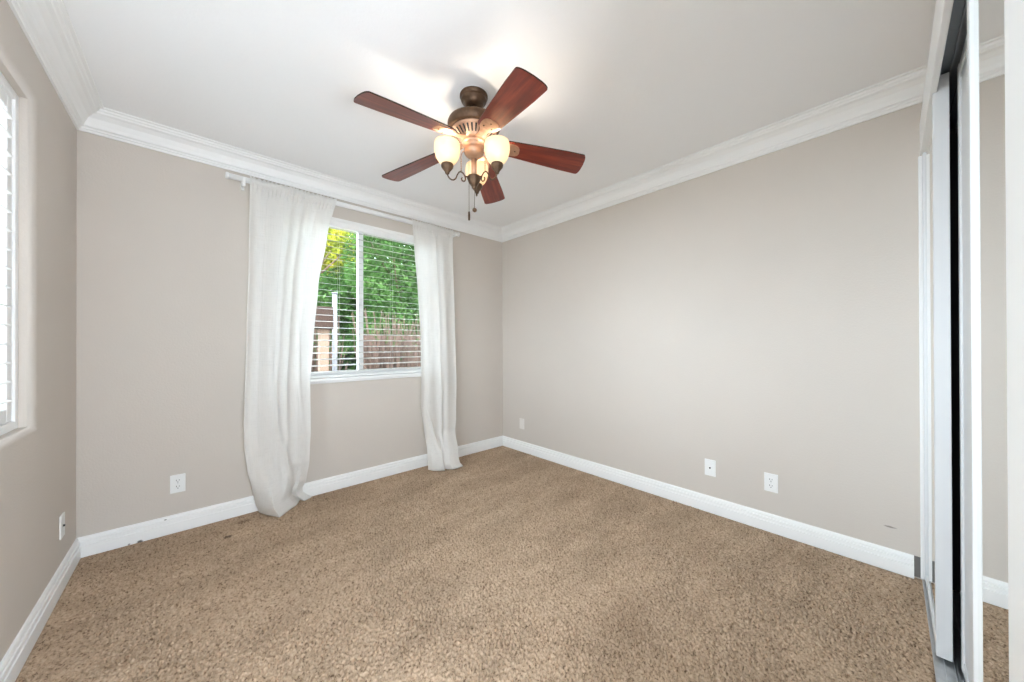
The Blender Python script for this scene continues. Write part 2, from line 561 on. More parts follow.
mb.box((XR-0.002, -0.80, 0), (XR+0.01, -0.19, 2.32))
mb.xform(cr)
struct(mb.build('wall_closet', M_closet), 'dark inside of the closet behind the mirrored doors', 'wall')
# unseen hallway stub added behind the camera to hold the fill light
mb = MB(); mb.box((XL-0.05, -2.2, -0.05), (0.50, -0.86, -0.008)); struct(mb.build('floor_hall', M_carpet))
mb = MB(); mb.box((XL-0.05, -2.25, 0), (0.50, -2.15, ZC)); mb.box((0.44, -2.2, 0), (0.50, -0.86, ZC))
struct(mb.build('wall_hall', M_ceil))

# casing: header board, right jamb, left jamb
mb = MB(); mb.box((0.50, -0.123, HB), (XR+0.0, -0.105, HT), 0.002, 1); mb.box((0.50, -0.131, HT-0.02), (XR, -0.122, HT-0.002)); mb.xform(cr)
struct(mb.build('trim_1', M_trim), 'white header board above the mirrored closet doors', 'trim')
mb = MB(); mb.box((2.700, -0.121, 0.012), (XR+0.004, -0.100, HB), 0.0015, 1); mb.box((2.703, -0.185, 0.012), (XR+0.004, -0.121, HB)); mb.xform(cr)
struct(mb.build('trim_2', M_trim), 'white closet jamb against the right wall', 'trim')
mb = MB(); mb.box((0.44, -0.109, 0.0), (0.748, -0.098, HB), 0.002, 1); mb.xform(cr)
struct(mb.build('trim_3', M_trim), 'white closet casing nearest the viewer', 'trim')

# ---- crown moulding and baseboards
CROWN = [(0, -0.124), (0.010, -0.124), (0.013, -0.114), (0.019, -0.110), (0.021, -0.102), (0.030, -0.096), (0.036, -0.078), (0.050, -0.052),
         (0.070, -0.034), (0.084, -0.028), (0.088, -0.020), (0.096, -0.016), (0.100, -0.007), (0.112, -0.005), (0.114, 0.0), (0, 0)]
BASE = [(0, 0), (0.019, 0), (0.019, 0.062), (0.0185, 0.0635), (0.0125, 0.0650), (0.0125, 0.0685), (0.0160, 0.0705), (0.0155, 0.0860), (0.0145, 0.0875), (0.0085, 0.0890),
        (0.0085, 0.0925), (0.0115, 0.0945), (0.0110, 0.1010), (0.0080, 0.1085), (0.0040, 0.1125), (0, 0.1130)]
def moulding(name, prof, z, side, a0, a1, m0, m1, mat, label):
    """profile swept along a wall; m0, m1 = 1 for a mitred end"""
    mb = MB()
    rings = []
    for a, m, s in ((a0, m0, 1), (a1, m1, -1)):
        ring = []
        for p, h in prof:
            t = a + s*m*p
            if side == 'back': ring.append((t, YB-p, z+h))
            elif side == 'left': ring.append((XL+p, t, z+h))
            else: ring.append((XR-p, t, z+h))
        rings.append(ring)
    mb.loft(rings)
    return struct(mb.build(name, mat), label, 'trim')
moulding('trim_4', CROWN, ZC, 'back', XL, XR, 1, 1, M_trim, 'white crown moulding along the back wall')
moulding('trim_5', CROWN, ZC, 'left', -0.13, YB, 0, 1, M_trim, 'white crown moulding along the left wall')
moulding('trim_6', CROWN, ZC, 'right', -0.150, YB, 0, 1, M_trim, 'white crown moulding along the right wall')
moulding('baseboard_back', BASE, 0, 'back', XL, XR, 1, 1, M_base, 'white stepped baseboard under the window wall')
moulding('baseboard_left', BASE, 0, 'left', -0.13, YB, 0, 1, M_trim, 'white stepped baseboard along the left wall')
bb = moulding('baseboard_right', BASE, 0, 'right', -0.0985, YB, 0, 1, M_trim, 'white stepped baseboard along the right wall')
mb = MB(); mb.box((XR-0.004, -0.124, 0.008), (XR+0.002, -0.0985, 0.112))
mb.build('bare_end', M_grey, bb)

# ------------------------------------------------------------------ back window (vinyl slider) + sill
GY = YB+0.10
def window_back():
    o = bpy.data.objects.new('window_1', None); COL.objects.link(o)
    o.location = (1.13, GY, BZ0)
    struct(o, 'white sliding window behind the horizontal blind', 'window')
    f = 0.045
    mb = MB()
    mb.box((BX0, GY-0.03, BZ0), (BX0+f, GY+0.04, BZ1), 0.003, 1); mb.box((BX1-f, GY-0.03, BZ0), (BX1, GY+0.04, BZ1), 0.003, 1)
    mb.box((BX0+f, GY-0.03, BZ0), (BX1-f, GY+0.04, BZ0+f), 0.003, 1); mb.box((BX0+f, GY-0.03, BZ1-f), (BX1-f, GY+0.04, BZ1), 0.003, 1)
    mb.build('window_frame', M_white, o)
    mb = MB(); mb.box((1.080, GY-0.022, BZ0+f), (1.122, GY+0.03, BZ1-f), 0.003, 1)
    mb.build('mullion', M_white, o)
    for a, b, y in ((BX0+f, 1.08, GY-0.006), (1.12, BX1-f, GY+0.012)):
        mb = MB(); mb.box((a, y, BZ0+f), (b, y+0.004, BZ1-f)); mb.build('pane', M_glass, o)
    return o
window_back()
mb = MB(); mb.box((BX0-0.03, YB-0.028, BZ0-0.022), (BX1+0.03, YB+0.07, BZ0+0.004), 0.006, 3); mb.box((BX0-0.015, YB-0.012, BZ0-0.036), (BX1+0.015, YB+0.0, BZ0-0.020), 0.003, 1)
struct(mb.build('trim_7', M_trim), 'white window sill board under the blind', 'trim')

# blind
def blind():
    y = YB+0.030
    r = empty('window_blind', (1.13, y, BZ1), 'white horizontal slat blind hanging in the back window', 'window blind')
    mb = MB(); mb.box((BX0+0.006, y-0.026, BZ1-0.042), (BX1-0.006, y+0.03, BZ1-0.001), 0.002, 1); mb.build('head_rail', M_white, r)
    mb = MB(); mb.poly_prism([(BX0+0.004, y-0.029, BZ1-0.078), (BX0+0.004, y-0.036, BZ1-0.074), (BX0+0.004, y-0.036, BZ1-0.030), (BX0+0.004, y-0.041, BZ1-0.024),
                              (BX0+0.004, y-0.041, BZ1-0.004), (BX0+0.004, y-0.029, BZ1-0.004)], (BX1-BX0-0.008, 0, 0)); mb.build('valance', M_white, r)
    z0 = BZ0+0.028
    mb = MB(); mb.box((BX0+0.012, y-0.025, z0-0.022), (BX1-0.012, y+0.025, z0-0.004), 0.004, 2); mb.build('bottom_rail', M_white, r)
    n = 24
    for i in range(n):
        z = z0+0.026+i*(BZ1-0.085-z0-0.026)/(n-1)
        mb = MB()
        w, t, cam_ = 0.024, 0.0007, 0.0010
        top = [(-w, 0), (-w*0.5, cam_*0.75), (0, cam_), (w*0.5, cam_*0.75), (w, 0)]
        tilt = math.radians(9)
        ring = [(p, h+t) for p, h in top] + [(p, h-t) for p, h in top[::-1]]
        pts = [(BX0+0.012, y+p*math.cos(tilt), z+h+p*math.sin(tilt)) for p, h in ring]
        mb.poly_prism(pts, (BX1-BX0-0.024, 0, 0)); mb.build('slat', M_slat, r)
    for cx_ in (0.62, 0.90, 1.36, 1.64):
        mb = MB()
        for dy in (-0.026, 0.026):
            mb.tube([(cx_, y+dy, z0-0.01), (cx_, y+dy, BZ1-0.05)], 0.0005, 5)
        mb.build('ladder_cord', M_white, r)
blind()

# ------------------------------------------------------------------ left window with plantation shutter
def window_left():
    gx = XL-0.13
    o = bpy.data.objects.new('window_2', None); COL.objects.link(o)
    o.location = (gx, 1.31, LZ0)
    struct(o, 'white framed left window behind the shutter', 'window')
    f = 0.04
    mb = MB()
    for a, b in (((gx-0.03, LY0, LZ0), (gx+0.02, LY0+f, LZ1)), ((gx-0.03, LY1-f, LZ0), (gx+0.02, LY1, LZ1)),
                 ((gx-0.03, LY0+f, LZ0), (gx+0.02, LY1-f, LZ0+f)), ((gx-0.03, LY0+f, LZ1-f), (gx+0.02, LY1-f, LZ1))):
        mb.box(a, b, 0.002, 1)
    mb.build('window_frame', M_white, o)
    mb = MB(); mb.box((gx-0.006, LY0+f, LZ0+f), (gx-0.002, LY1-f, LZ1-f)); mb.build('pane', M_glass, o)
window_left()
def shutter():
    x1 = XL-0.051; x0 = x1-0.030
    r = empty('plantation_shutter', (x1, 1.31, LZ0), 'white louvred shutter filling the window at the left edge', 'shutter')
    fo = 0.034
    mb = MB()
    for a, b in (((x0-0.02, LY0, LZ0), (x1+0.008, LY0+fo, LZ1)), ((x0-0.02, LY1-fo, LZ0), (x1+0.008, LY1, LZ1)),
                 ((x0-0.02, LY0+fo, LZ0), (x1+0.008, LY1-fo, LZ0+fo)), ((x0-0.02, LY0+fo, LZ1-fo), (x1+0.008, LY1-fo, LZ1))):
        mb.box(a, b, 0.004, 2)
    mb.build('outer_frame', M_trim, r)
    st = 0.050
    pw = (LY1-LY0-2*fo)/4
    for ya, yb in [(LY0+fo+pw*k+0.001, LY0+fo+pw*(k+1)-0.001) for k in range(4)]:
        za, zb = LZ0+fo+0.002, LZ1-fo-0.002
        p = bpy.data.objects.new('shutter_panel', None); COL.objects.link(p); p.parent = r
        p.location = Vector((x1, (ya+yb)/2, za)) - r.location
        mb = MB(); mb.box((x0, ya, za), (x1, ya+st, zb), 0.003, 1); mb.build('stile', M_trim, p)
        mb = MB(); mb.box((x0, yb-st, za), (x1, yb, zb), 0.003, 1); mb.build('stile', M_trim, p)
        mb = MB(); mb.box((x0, ya+st, za), (x1, yb-st, za+0.055), 0.003, 1); mb.build('rail', M_trim, p)
        mb = MB(); mb.box((x0, ya+st, zb-0.055), (x1, yb-st, zb), 0.003, 1); mb.build('rail', M_trim, p)
        lo, hi = za+0.055, zb-0.055
        n = 16
        pitch = (hi-lo)/n
        for i in range(n):
            zc = lo+(i+0.5)*pitch
            mb = MB(); ring = []
            for k in range(16):
                a = 2*PI*k/16
                px, pz = 0.037*math.cos(a), 0.0052*math.sin(a)
                t = math.radians(-12)
                ring.append(((x0+x1)/2-0.006+px*math.cos(t)-pz*math.sin(t), ya+st+0.002, zc+px*math.sin(t)+pz*math.cos(t)))
            mb.poly_prism(ring, (0, yb-ya-2*st-0.004, 0)); mb.build('louvre', M_trim, p)
        pass
shutter()

# ------------------------------------------------------------------ curtain rod and sheer curtains
ROD_Y, ROD_Z = 3.030, 2.358
def rod():
    r = empty('curtain_rod', (1.1, ROD_Y, ROD_Z), 'white curtain rod mounted close under the back crown moulding', 'curtain rod')
    mb = MB(); mb.tube([(0.175, ROD_Y, ROD_Z), (2.03, ROD_Y, ROD_Z)], 0.0190, 20); mb.build('pole', M_white, r)
    for x, s in ((0.175, -1), (2.03, 1)):
        mb = MB(); mb.tube([(x, ROD_Y, ROD_Z), (x+s*0.004, ROD_Y, ROD_Z), (x+s*0.014, ROD_Y, ROD_Z), (x+s*0.018, ROD_Y, ROD_Z)], [0.0205, 0.022, 0.022, 0.017], 20); mb.build('end_cap', M_white, r)
    for x in (0.255, 1.995):
        mb = MB()
        mb.box((x-0.009, YB-0.012, ROD_Z-0.055), (x+0.009, YB, ROD_Z+0.03), 0.002, 1)
        mb.box((x-0.008, ROD_Y-0.01, ROD_Z-0.030), (x+0.008, YB-0.006, ROD_Z-0.016), 0.002, 1)
        if x < 1.0 :
            mb.box((x-0.009, ROD_Y-0.022, ROD_Z-0.052), (x+0.009, ROD_Y-0.012, ROD_Z+0.010), 0.003, 1)
        else:
            mb.box((x-0.008, ROD_Y-0.022, ROD_Z-0.030), (x+0.008, ROD_Y-0.012, ROD_Z-0.004), 0.002, 1)
        mb.build('bracket', M_white, r)
rod()

def interp(pts, t):
    if t <= pts[0][0]: return pts[0][1]
    for (a, va), (b, vb) in zip(pts[:-1], pts[1:]):
        if t <= b:
            k = (t-a)/(b-a)
            k = k*k*(3-2*k)*0.5 + k*0.5
            return va + (vb-va)*k
    return pts[-1][1]

def curtain(name, label, left, right, hem, folds, phase, seed, yoff, creases):
    """left, right: (z, x) edge outlines from floor up; hem: (s, x, y) line on the carpet"""
    rnd = random.Random(seed)
    ztop = ROD_Z+0.030
    NS, NZ = 220, 190
    jit = [rnd.uniform(-0.6, 0.6) for _ in range(60)]
    amps = [rnd.uniform(0.65, 1.25) for _ in range(60)]
    bm = bmesh.new()
    rows = []
    hx = [(s, x) for s, x, y in hem]; hy = [(s, y) for s, x, y in hem]
    for j in range(NZ+1):
        tz = j/NZ
        z = 0.006 + (ztop-0.006)*tz
        xa, xb = interp(left, z), interp(right, z)
        row = []
        for i in range(NS+1):
            s = i/NS
            x = xa + (xb-xa)*s
            # soft pleats falling from the rod
            f = s*folds
            k = int(f)
            ph = 2*PI*(f + 0.18*math.sin(2*PI*s*1.7+jit[3])) + phase
            amp = 0.0062*amps[k]
            low = max(0.0, min(1.0, (0.9-z)/0.9))
            damp = 1.0 - 0.55*low
            gather = max(0.0, min(1.0, (z-(ROD_Z-0.10))/0.10))
            d = amp*math.sin(ph)*damp*(1-0.45*gather)
            d += 0.009*math.sin(ph*0.37+jit[5]+z*1.3)*damp
            x += 0.004*math.cos(ph)*(1-0.5*low)
            # fine gathers at the rod pocket
            d += gather*0.0055*math.sin(2*PI*s*folds*4.3+jit[1]) + gather*0.003*math.sin(2*PI*s*folds*9.1+jit[2])
            yl = interp(yoff, z)
            y = yl - d
            for (s0, z0, ds, dz, am, sl) in creases:
                e = ((s-s0-sl*(z-z0))/ds)**2 + ((z-z0)/dz)**2
                if e < 9: y -= am*math.exp(-e)
            # rod pocket bulges round the pole
            e = (z-ROD_Z)/0.024
            pk = math.exp(-e*e)
            if abs(z-ROD_Z) < 0.06:
                y = y*(1-pk) + (ROD_Y-0.0205-abs(d)*0.35-0.003)*pk
            if z > ROD_Z+0.018: z2 = z + 0.004*math.sin(2*PI*s*folds*4.3+jit[4])
            else: z2 = z
            # settle onto the carpet along the hem line
            w = max(0.0, min(1.0, 1-z/0.36)); w = w*w*(3-2*w)
            hx0, hx1 = hem[0][1], hem[-1][1]
            X = x*(1-w) + (xa + (xb-xa)*(interp(hx, s)-hx0)/(hx1-hx0))*w
            Y = y*(1-w) + interp(hy, s)*w
            row.append(bm.verts.new((X, Y, z2)))
        rows.append(row)
    for a, b in zip(rows[:-1], rows[1:]):
        for i in range(NS):
            f = bm.faces.new([a[i], a[i+1], b[i+1], b[i]]); f.smooth = True
    m = MB(); m.bm.free(); m.bm = bm
    o = m.build(name, M_sheer)
    so = o.modifiers.new('thickness', 'SOLIDIFY'); so.thickness = 0.0006; so.offset = 0
    tag(o, label, 'curtain', None)
    return o

curtain('sheer_curtain', 'wider white sheer curtain left of the back window, hem bunched on the carpet',
        [(0, 0.343), (0.08, 0.320), (0.20, 0.296), (0.34, 0.268), (0.48, 0.253), (0.62, 0.248), (0.82, 0.253), (1.3, 0.265), (1.8, 0.277), (2.40, 0.285)],
        [(0, 0.684), (0.02, 0.668), (0.045, 0.640), (0.075, 0.616), (0.105, 0.614), (0.16, 0.636), (0.32, 0.650), (0.55, 0.659), (0.89, 0.658), (1.24, 0.681), (1.67, 0.716), (2.08, 0.781), (2.40, 0.850)],
        [(0.0, 0.343, 3.040), (0.12, 0.375, 2.960), (0.30, 0.439, 2.852), (0.5, 0.505, 2.925), (0.66, 0.566, 2.985), (0.74, 0.602, 3.062), (0.80, 0.606, 3.066), (0.87, 0.626, 3.022), (1.0, 0.683, 3.060)],
        5, 0.5, 3, [(0, 2.985), (0.5, 2.995), (1.2, 3.018), (2.2, 3.026), (2.4, 3.026)],
        [(0.50, 0.66, 0.035, 0.34, 0.016, -0.16), (0.62, 0.36, 0.045, 0.24, 0.018, -0.55), (0.74, 0.52, 0.26, 0.030, 0.009, 0.0), (0.80, 0.31, 0.18, 0.030, 0.010, 0.0),
         (0.36, 0.14, 0.22, 0.05, 0.014, 0.0), (0.56, 0.12, 0.05, 0.10, 0.020, 0.5), (0.40, 0.95, 0.03, 0.30, 0.008, -0.12), (0.80, 1.05, 0.03, 0.28, 0.010, -0.2), (0.2, 0.3, 0.12, 0.25, 0.012, 0.15)])
curtain('sheer_curtain', 'narrower white sheer curtain right of the back window near the corner',
        [(0, 1.646), (0.19, 1.641), (0.39, 1.615), (0.58, 1.589), (0.90, 1.590), (1.25, 1.591), (1.63, 1.571), (2.19, 1.531), (2.40, 1.510)],
        [(0, 1.950), (0.02, 1.938), (0.05, 1.912), (0.10, 1.912), (0.19, 1.944), (0.43, 1.983), (0.84, 1.997), (1.46, 1.987), (2.18, 1.965), (2.40, 1.958)],
        [(0.0, 1.649, 2.968), (0.12, 1.668, 2.905), (0.3, 1.712, 2.863), (0.42, 1.757, 2.838), (0.5, 1.779, 2.905), (0.58, 1.787, 2.855), (0.7, 1.828, 2.812), (0.85, 1.888, 2.805), (1.0, 1.956, 2.819)],
        4, 1.2, 9, [(0, 2.985), (0.5, 3.000), (1.2, 3.018), (2.2, 3.026), (2.4, 3.026)],
        [(0.30, 0.30, 0.05, 0.22, 0.022, -0.6), (0.62, 0.13, 0.17, 0.045, 0.026, 0.3), (0.45, 0.10, 0.05, 0.07, 0.022, 0.6), (0.55, 0.55, 0.05, 0.3, 0.012, 0.1), (0.8, 0.07, 0.16, 0.03, 0.016, 0.0)])

# ------------------------------------------------------------------ wall plates
def plate(kind, label, side, a, z, mat=None, w=0.072, h=0.116):
    mat = mat or M_white
    loc = {'back': (a, YB, z), 'right': (XR, a, z), 'left': (XL, a, z)}[side]
    if side == 'back': T = lambda v: Vector((a+v[0], YB-v[1], z+v[2]))
    elif side == 'right': T = lambda v: Vector((XR-v[1], a-v[0], z+v[2]))
    else: T = lambda v: Vector((XL+v[1], a+v[0], z+v[2]))
    r = empty('power_outlet' if kind == 'duplex' else 'cable_outlet' if kind == 'coax' else 'wall_plate', loc, label, 'outlet' if kind == 'duplex' else 'wall plate')
    mb = MB(); mb.box((-w/2, -0.001, -h/2), (w/2, 0.006, h/2), 0.0028, 3); mb.xform(T); mb.build('cover_plate', mat, r)
    if kind == 'duplex':
        for zc in (-0.0195, 0.0195):
            mb = MB(); ring = []
            for k in range(28):
                t = 2*PI*k/28
                px, pz = 0.017*math.cos(t), 0.017*math.sin(t)
                ring.append((px, 0.0055, zc+max(-0.0135, min(0.0135, pz))))
            mb.poly_prism(ring, (0, 0.0025, 0)); mb.xform(T); rc = mb.build('receptacle', mat, r)
            for sx, hh in ((-0.0065, 0.0045), (0.0065, 0.0035)):
                mb = MB(); mb.box((sx-0.0013, 0.0072, zc+0.003-hh), (sx+0.0013, 0.0083, zc+0.003+hh)); mb.xform(T); mb.build('slot', M_dark, rc)
            mb = MB(); mb.tube([(0, 0.0072, zc-0.0085), (0, 0.0083, zc-0.0085)], 0.0027, 10); mb.xform(T); mb.build('ground_hole', M_dark, rc)
        mb = MB(); mb.tube([(0, 0.005, 0), (0, 0.0072, 0)], 0.003, 10); mb.xform(T); mb.build('screw', M_alu, r)
    elif kind == 'coax':
        mb = MB(); mb.tube([(0, 0.005, 0), (0, 0.012, 0)], 0.0052, 12); mb.xform(T); mb.build('cable_jack', M_dark, r)
        for zc in (-0.042, 0.042):
            mb = MB(); mb.tube([(0, 0.005, zc), (0, 0.0068, zc)], 0.0028, 10); mb.xform(T); mb.build('screw', mat, r)
    else:
        mb = MB(); mb.box((-0.0165, 0.004, -0.033), (0.0165, 0.0078, 0.033), 0.002, 2); mb.xform(T); mb.build('insert', mat, r)
plate('duplex', 'white duplex power outlet on the back wall left of the wide curtain', 'back', -0.076, 0.3085)
plate('duplex', 'white duplex power outlet on the right wall, nearest the closet', 'right', 0.496, 0.312)
plate('coax', 'white cable wall plate with single dark jack on the right wall', 'right', 0.850, 0.316)
plate('blank', 'small pinkish beige wall plate on the right wall near the back corner', 'right', 2.776, 0.309, M_ivory)
plate('coax', 'white wall plate with dark jack low on the left wall', 'left', 2.806, 0.297)

# ------------------------------------------------------------------ sliding mirrored closet doors
DZ0, DZ1 = 0.020, 2.210
def door(label, x0, x1, yf, plain=False):
    c = cr(((x0+x1)/2, yf-0.02, DZ0))
    r = empty('sliding_closet_door', c, label, 'closet door', 'sliding closet doors')
    sw, dep, back = 0.030, 0.0062, 0.040
    mb = MB(); mb.box((x0+0.01, yf-dep-0.005, DZ0+0.01), (x1-0.01, yf-dep, DZ1-0.01)); mb.xform(cr); mb.build('white_panel' if plain else 'mirror_panel', M_lacquer if plain else M_mirror, r)
    for a, b in ((x0, x0+sw), (x1-sw, x1)):
        mb = MB()
        mb.box((a, yf-back, DZ0), (b, yf, DZ1), 0.0018, 2)
        mb.xform(cr); mb.build('stile', M_lacquer, r)
    for a, b in ((DZ0, DZ0+0.035), (DZ1-0.035, DZ1)):
        mb = MB(); mb.box((x0+sw, yf-back, a), (x1-sw, yf-0.002, b), 0.002, 1); mb.xform(cr); mb.build('rail', M_lacquer, r)
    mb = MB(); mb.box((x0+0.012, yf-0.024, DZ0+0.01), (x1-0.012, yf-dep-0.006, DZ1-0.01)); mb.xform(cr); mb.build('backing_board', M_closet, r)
    return r
door('farthest mirrored closet door, white framed, against the right wall', 2.062, 2.694, -0.1122)
door('middle white closet door, set back on the rear track between two mirrored doors', 1.33, 2.055, -0.1700, True)
door('nearest mirrored closet door, white framed, reflecting the right wall', 0.505, 1.205, -0.1122)

mb = MB()
mb.box((0.50, -0.232, 0.0), (2.70, -0.105, 0.006))
for y in (-0.106, -0.132, -0.156, -0.162, -0.190, -0.222):
    mb.box((0.50, y-0.0012, 0.006), (2.70, y+0.0012, 0.015))
mb.xform(cr)
tag(mb.build('floor_track', M_alu), 'pale metal door track on the floor under the mirrored closet doors', 'door track')
mb = MB()
mb.box((0.50, -0.184, 2.236), (2.700, -0.134, 2.242)); mb.box((0.50, -0.232, 2.236), (2.700, -0.187, 2.242))
for y in (-0.158, -0.217):
    mb.box((0.50, y-0.0015, 2.214), (2.700, y+0.0015, 2.238))
mb.xform(cr)
tag(mb.build('overhead_track', M_slate), 'dark slate grey overhead track above the mirrored closet doors', 'door track')

# ------------------------------------------------------------------ ceiling fan
FX, FY = 1.1146, 1.5061
def fan():
    r = empty('ceiling_fan', (FX, FY, ZC), 'five blade bronze ceiling fan with three lit lamps', 'ceiling fan')
    c = (FX, FY)
    mb = MB(); mb.lathe([(0.070, 2.55), (0.075, 2.548), (0.0755, 2.540), (0.069, 2.534), (0.067, 2.528), (0.069, 2.522), (0.066, 2.516), (0.056, 2.511), (0.054, 2.505), (0.050, 2.498), (0.040, 2.492), (0.026, 2.489)], c, 48)
    mb.build('canopy', M_bronze, r)
    mb = MB(); mb.lathe([(0.018, 2.495), (0.018, 2.430), (0.030, 2.429), (0.032, 2.415)], c, 24); mb.build('downrod', M_bronze, r)
    mb = MB(); mb.lathe([(0.030, 2.422), (0.070, 2.420), (0.100, 2.415), (0.124, 2.408), (0.137, 2.399), (0.1405, 2.390), (0.1405, 2.371), (0.136, 2.364), (0.1335, 2.356), (0.128, 2.352), (0.08, 2.351)], c, 64)
    mb.build('motor_housing', M_bronze, r)
    mb = MB(); mb.lathe([(0.118, 2.352), (0.122, 2.346), (0.117, 2.340), (0.076, 2.304), (0.073, 2.298), (0.066, 2.296), (0.03, 2.296)], c, 64)
    vr = mb.build('vent_ring', M_copper, r)
    for k in range(30):                               # dark slots round the cone
        a = 2*PI*k/30
        mb = MB()
        pts = []
        for rad, z, hw in ((0.1115, 2.3353, 0.0052), (0.082, 2.3098, 0.0034)):
            for s in (-1, 1):
                pts.append((rad, s*hw, z))
        q = [pts[0], pts[1], pts[3], pts[2]]
        mb.poly_prism([(x+0.0006, y, z-0.0008) for x, y, z in q], (-0.004, 0, 0.004))
        mb.xform(lambda v, a=a: Vector((FX+v[0]*math.cos(a)-v[1]*math.sin(a), FY+v[0]*math.sin(a)+v[1]*math.cos(a), v[2])))
        mb.build('vent_slot', M_dark, vr)
    mb = MB(); mb.lathe([(0.060, 2.298), (0.064, 2.290), (0.064, 2.282), (0.058, 2.277), (0.050, 2.272), (0.049, 2.262), (0.053, 2.257), (0.055, 2.246), (0.052, 2.235), (0.044, 2.224), (0.032, 2.215), (0.022, 2.210), (0.016, 2.206)], c, 48)
    mb.build('switch_housing', M_copper, r)
    mb = MB(); mb.lathe([(0.0145, 2.212), (0.0145, 2.112)], c, 24); mb.build('lamp_column', M_copper, r)
    mb = MB(); mb.lathe([(0.010, 2.114), (0.034, 2.112), (0.0385, 2.107), (0.0375, 2.100), (0.034, 2.094), (0.030, 2.080), (0.020, 2.066), (0.013, 2.056), (0.010, 2.053), (0.0105, 2.048), (0.006, 2.043), (0, 2.041)], c, 36)
    mb.build('lamp_hub', M_bronze, r)
    # blades, each on its bracket
    ph0, pitch = math.radians(255.35), math.radians(-12)
    ZB = 2.230
    for i in range(5):
        t = ph0 + i*2*PI/5
        er = Vector((math.cos(t), math.sin(t), 0)); en = Vector((-er.y, er.x, 0))
        def W(rad, n, h=0.0, k=1.0, z0=ZB):
            # pitch grows from level at the hub to full at the blade
            p = pitch*k
            z0 = z0 + (0.122*(0.61-rad) if k >= 1.0 else 0.0)
            v = Vector((FX, FY, z0)) + er*rad + en*(n*math.cos(p) - h*math.sin(p))
            v.z += n*math.sin(p) + h*math.cos(p)
            return v
        R0, R1 = 0.158, 0.612
        out = []
        NB = 26
        for k in range(NB+1):
            u = k/NB
            rad = R0 + (R1-0.018-R0)*u
            hw = 0.050 + 0.0155*min(1, u*1.25)**0.8
            hw += 0.009*u
            if u < 0.06: hw -= 0.010*(1-u/0.06)**2
            out.append((rad, hw))
        tip = []
        for k in range(1, 16):                         # slightly bowed tip with rounded corners
            a = PI/2 - PI*k/16
            s = math.sin(a)
            hw = 0.0745
            n = hw*(abs(s)**0.45)*(1 if s > 0 else -1)
            tip.append((R1-0.018+0.026*math.cos(a)**0.55*(1-0.25*(abs(n)/hw)**2), n))
        outline = [(a, b) for a, b in out] + tip + [(a, -b) for a, b in out[::-1]]
        m = MB()
        bm = m.bm
        uvl = bm.loops.layers.uv.new('UVMap')
        Tn = 0.0032
        top = [bm.verts.new(W(a, n, Tn)) for a, n in outline]
        bot = [bm.verts.new(W(a, n, -Tn)) for a, n in outline]
        NO = len(outline)
        def setuv(f, idx):
            for lp, q in zip(f.loops, idx):
                lp[uvl].uv = (outline[q][0]+i*1.7, outline[q][1]+i*0.37)
        ft = bm.faces.new(top); setuv(ft, list(range(NO)))
        fb = bm.faces.new(bot[::-1]); setuv(fb, list(range(NO))[::-1])
        for k in range(NO):
            k2 = (k+1) % NO
            f = bm.faces.new([top[k], bot[k], bot[k2], top[k2]]); f.material_index = 1
        b = m.build('blade', [M_blade, M_blade_edge], r)
        # bracket: arm from the flywheel out to a paddle under the blade root
        m = MB()
        rows = [(0.066, 0.020, 2.300, 0.0), (0.085, 0.018, 2.294, 0.1), (0.105, 0.018, 2.289, 0.35), (0.125, 0.021, 2.285, 0.7), (0.145, 0.027, 2.2285, 1.0), (0.165, 0.037, 2.2255, 1.0),
                (0.190, 0.041, 2.225, 1.0), (0.215, 0.041, 2.225, 1.0), (0.232, 0.037, 2.225, 1.0), (0.244, 0.028, 2.225, 1.0), (0.250, 0.014, 2.225, 1.0)]
        rings = []
        for rad, hw, z, k in rows:
            rings.append([W(rad, -hw, 0.0018, k, z), W(rad, -hw*0.5, 0.0018, k, z), W(rad, hw*0.5, 0.0018, k, z), W(rad, hw, 0.0018, k, z),
                          W(rad, hw, -0.0016, k, z), W(rad, hw*0.5, -0.0030, k, z), W(rad, -hw*0.5, -0.0030, k, z), W(rad, -hw, -0.0016, k, z)])
        m.loft(rings, smooth=False)
        br = m.build('blade_bracket', M_copper, r)
        for rad, n in ((0.185, -0.022), (0.185, 0.022), (0.225, 0.0)):
            m = MB(); m.ball((0, 0, 0), 0.005, 0.5, 10)
            p = W(rad, n, -0.004, 1.0, 2.225)
            m.xform(lambda v, p=p: v+p); m.build('screw', M_bronze, br)
    # three scrolled arms, holders, shades
    for j, az in enumerate((168.5, -75.0, 47.0)):
        t = math.radians(az)
        er = Vector((math.cos(t), math.sin(t), 0))
        RL = 0.152
        def Q(rad, z): return Vector((FX, FY, 0)) + er*rad + Vector((0, 0, z))
        def spline(pts, n=8):
            P = [Vector((a, b)) for a, b in pts]
            P = [2*P[0]-P[1]] + P + [2*P[-1]-P[-2]]
            o = []
            for k in range(1, len(P)-2):
                for q in range(n):
                    u = q/n
                    o.append(0.5*((2*P[k]) + (P[k+1]-P[k-1])*u + (2*P[k-1]-5*P[k]+4*P[k+1]-P[k+2])*u*u + (-P[k-1]+3*P[k]-3*P[k+1]+P[k+2])*u**3))
            o.append(P[-2])
            return [Q(v.x, v.y) for v in o]
        m = MB()
        m.tube(spline([(RL, 2.092), (0.148, 2.078), (0.136, 2.066), (0.120, 2.064), (0.105, 2.076), (0.096, 2.098), (0.083, 2.116), (0.068, 2.116), (0.055, 2.102), (0.050, 2.086), (0.056, 2.073), (0.067, 2.072), (0.073, 2.081), (0.069, 2.090)]), 0.0036, 10)
        m.tube(spline([(0.032, 2.101), (0.044, 2.100), (0.056, 2.101)]), 0.0036, 8)
        m.build('lamp_arm', M_bronze, r)
        sc_ = Q(RL, 0)
        cc = (sc_.x, sc_.y)
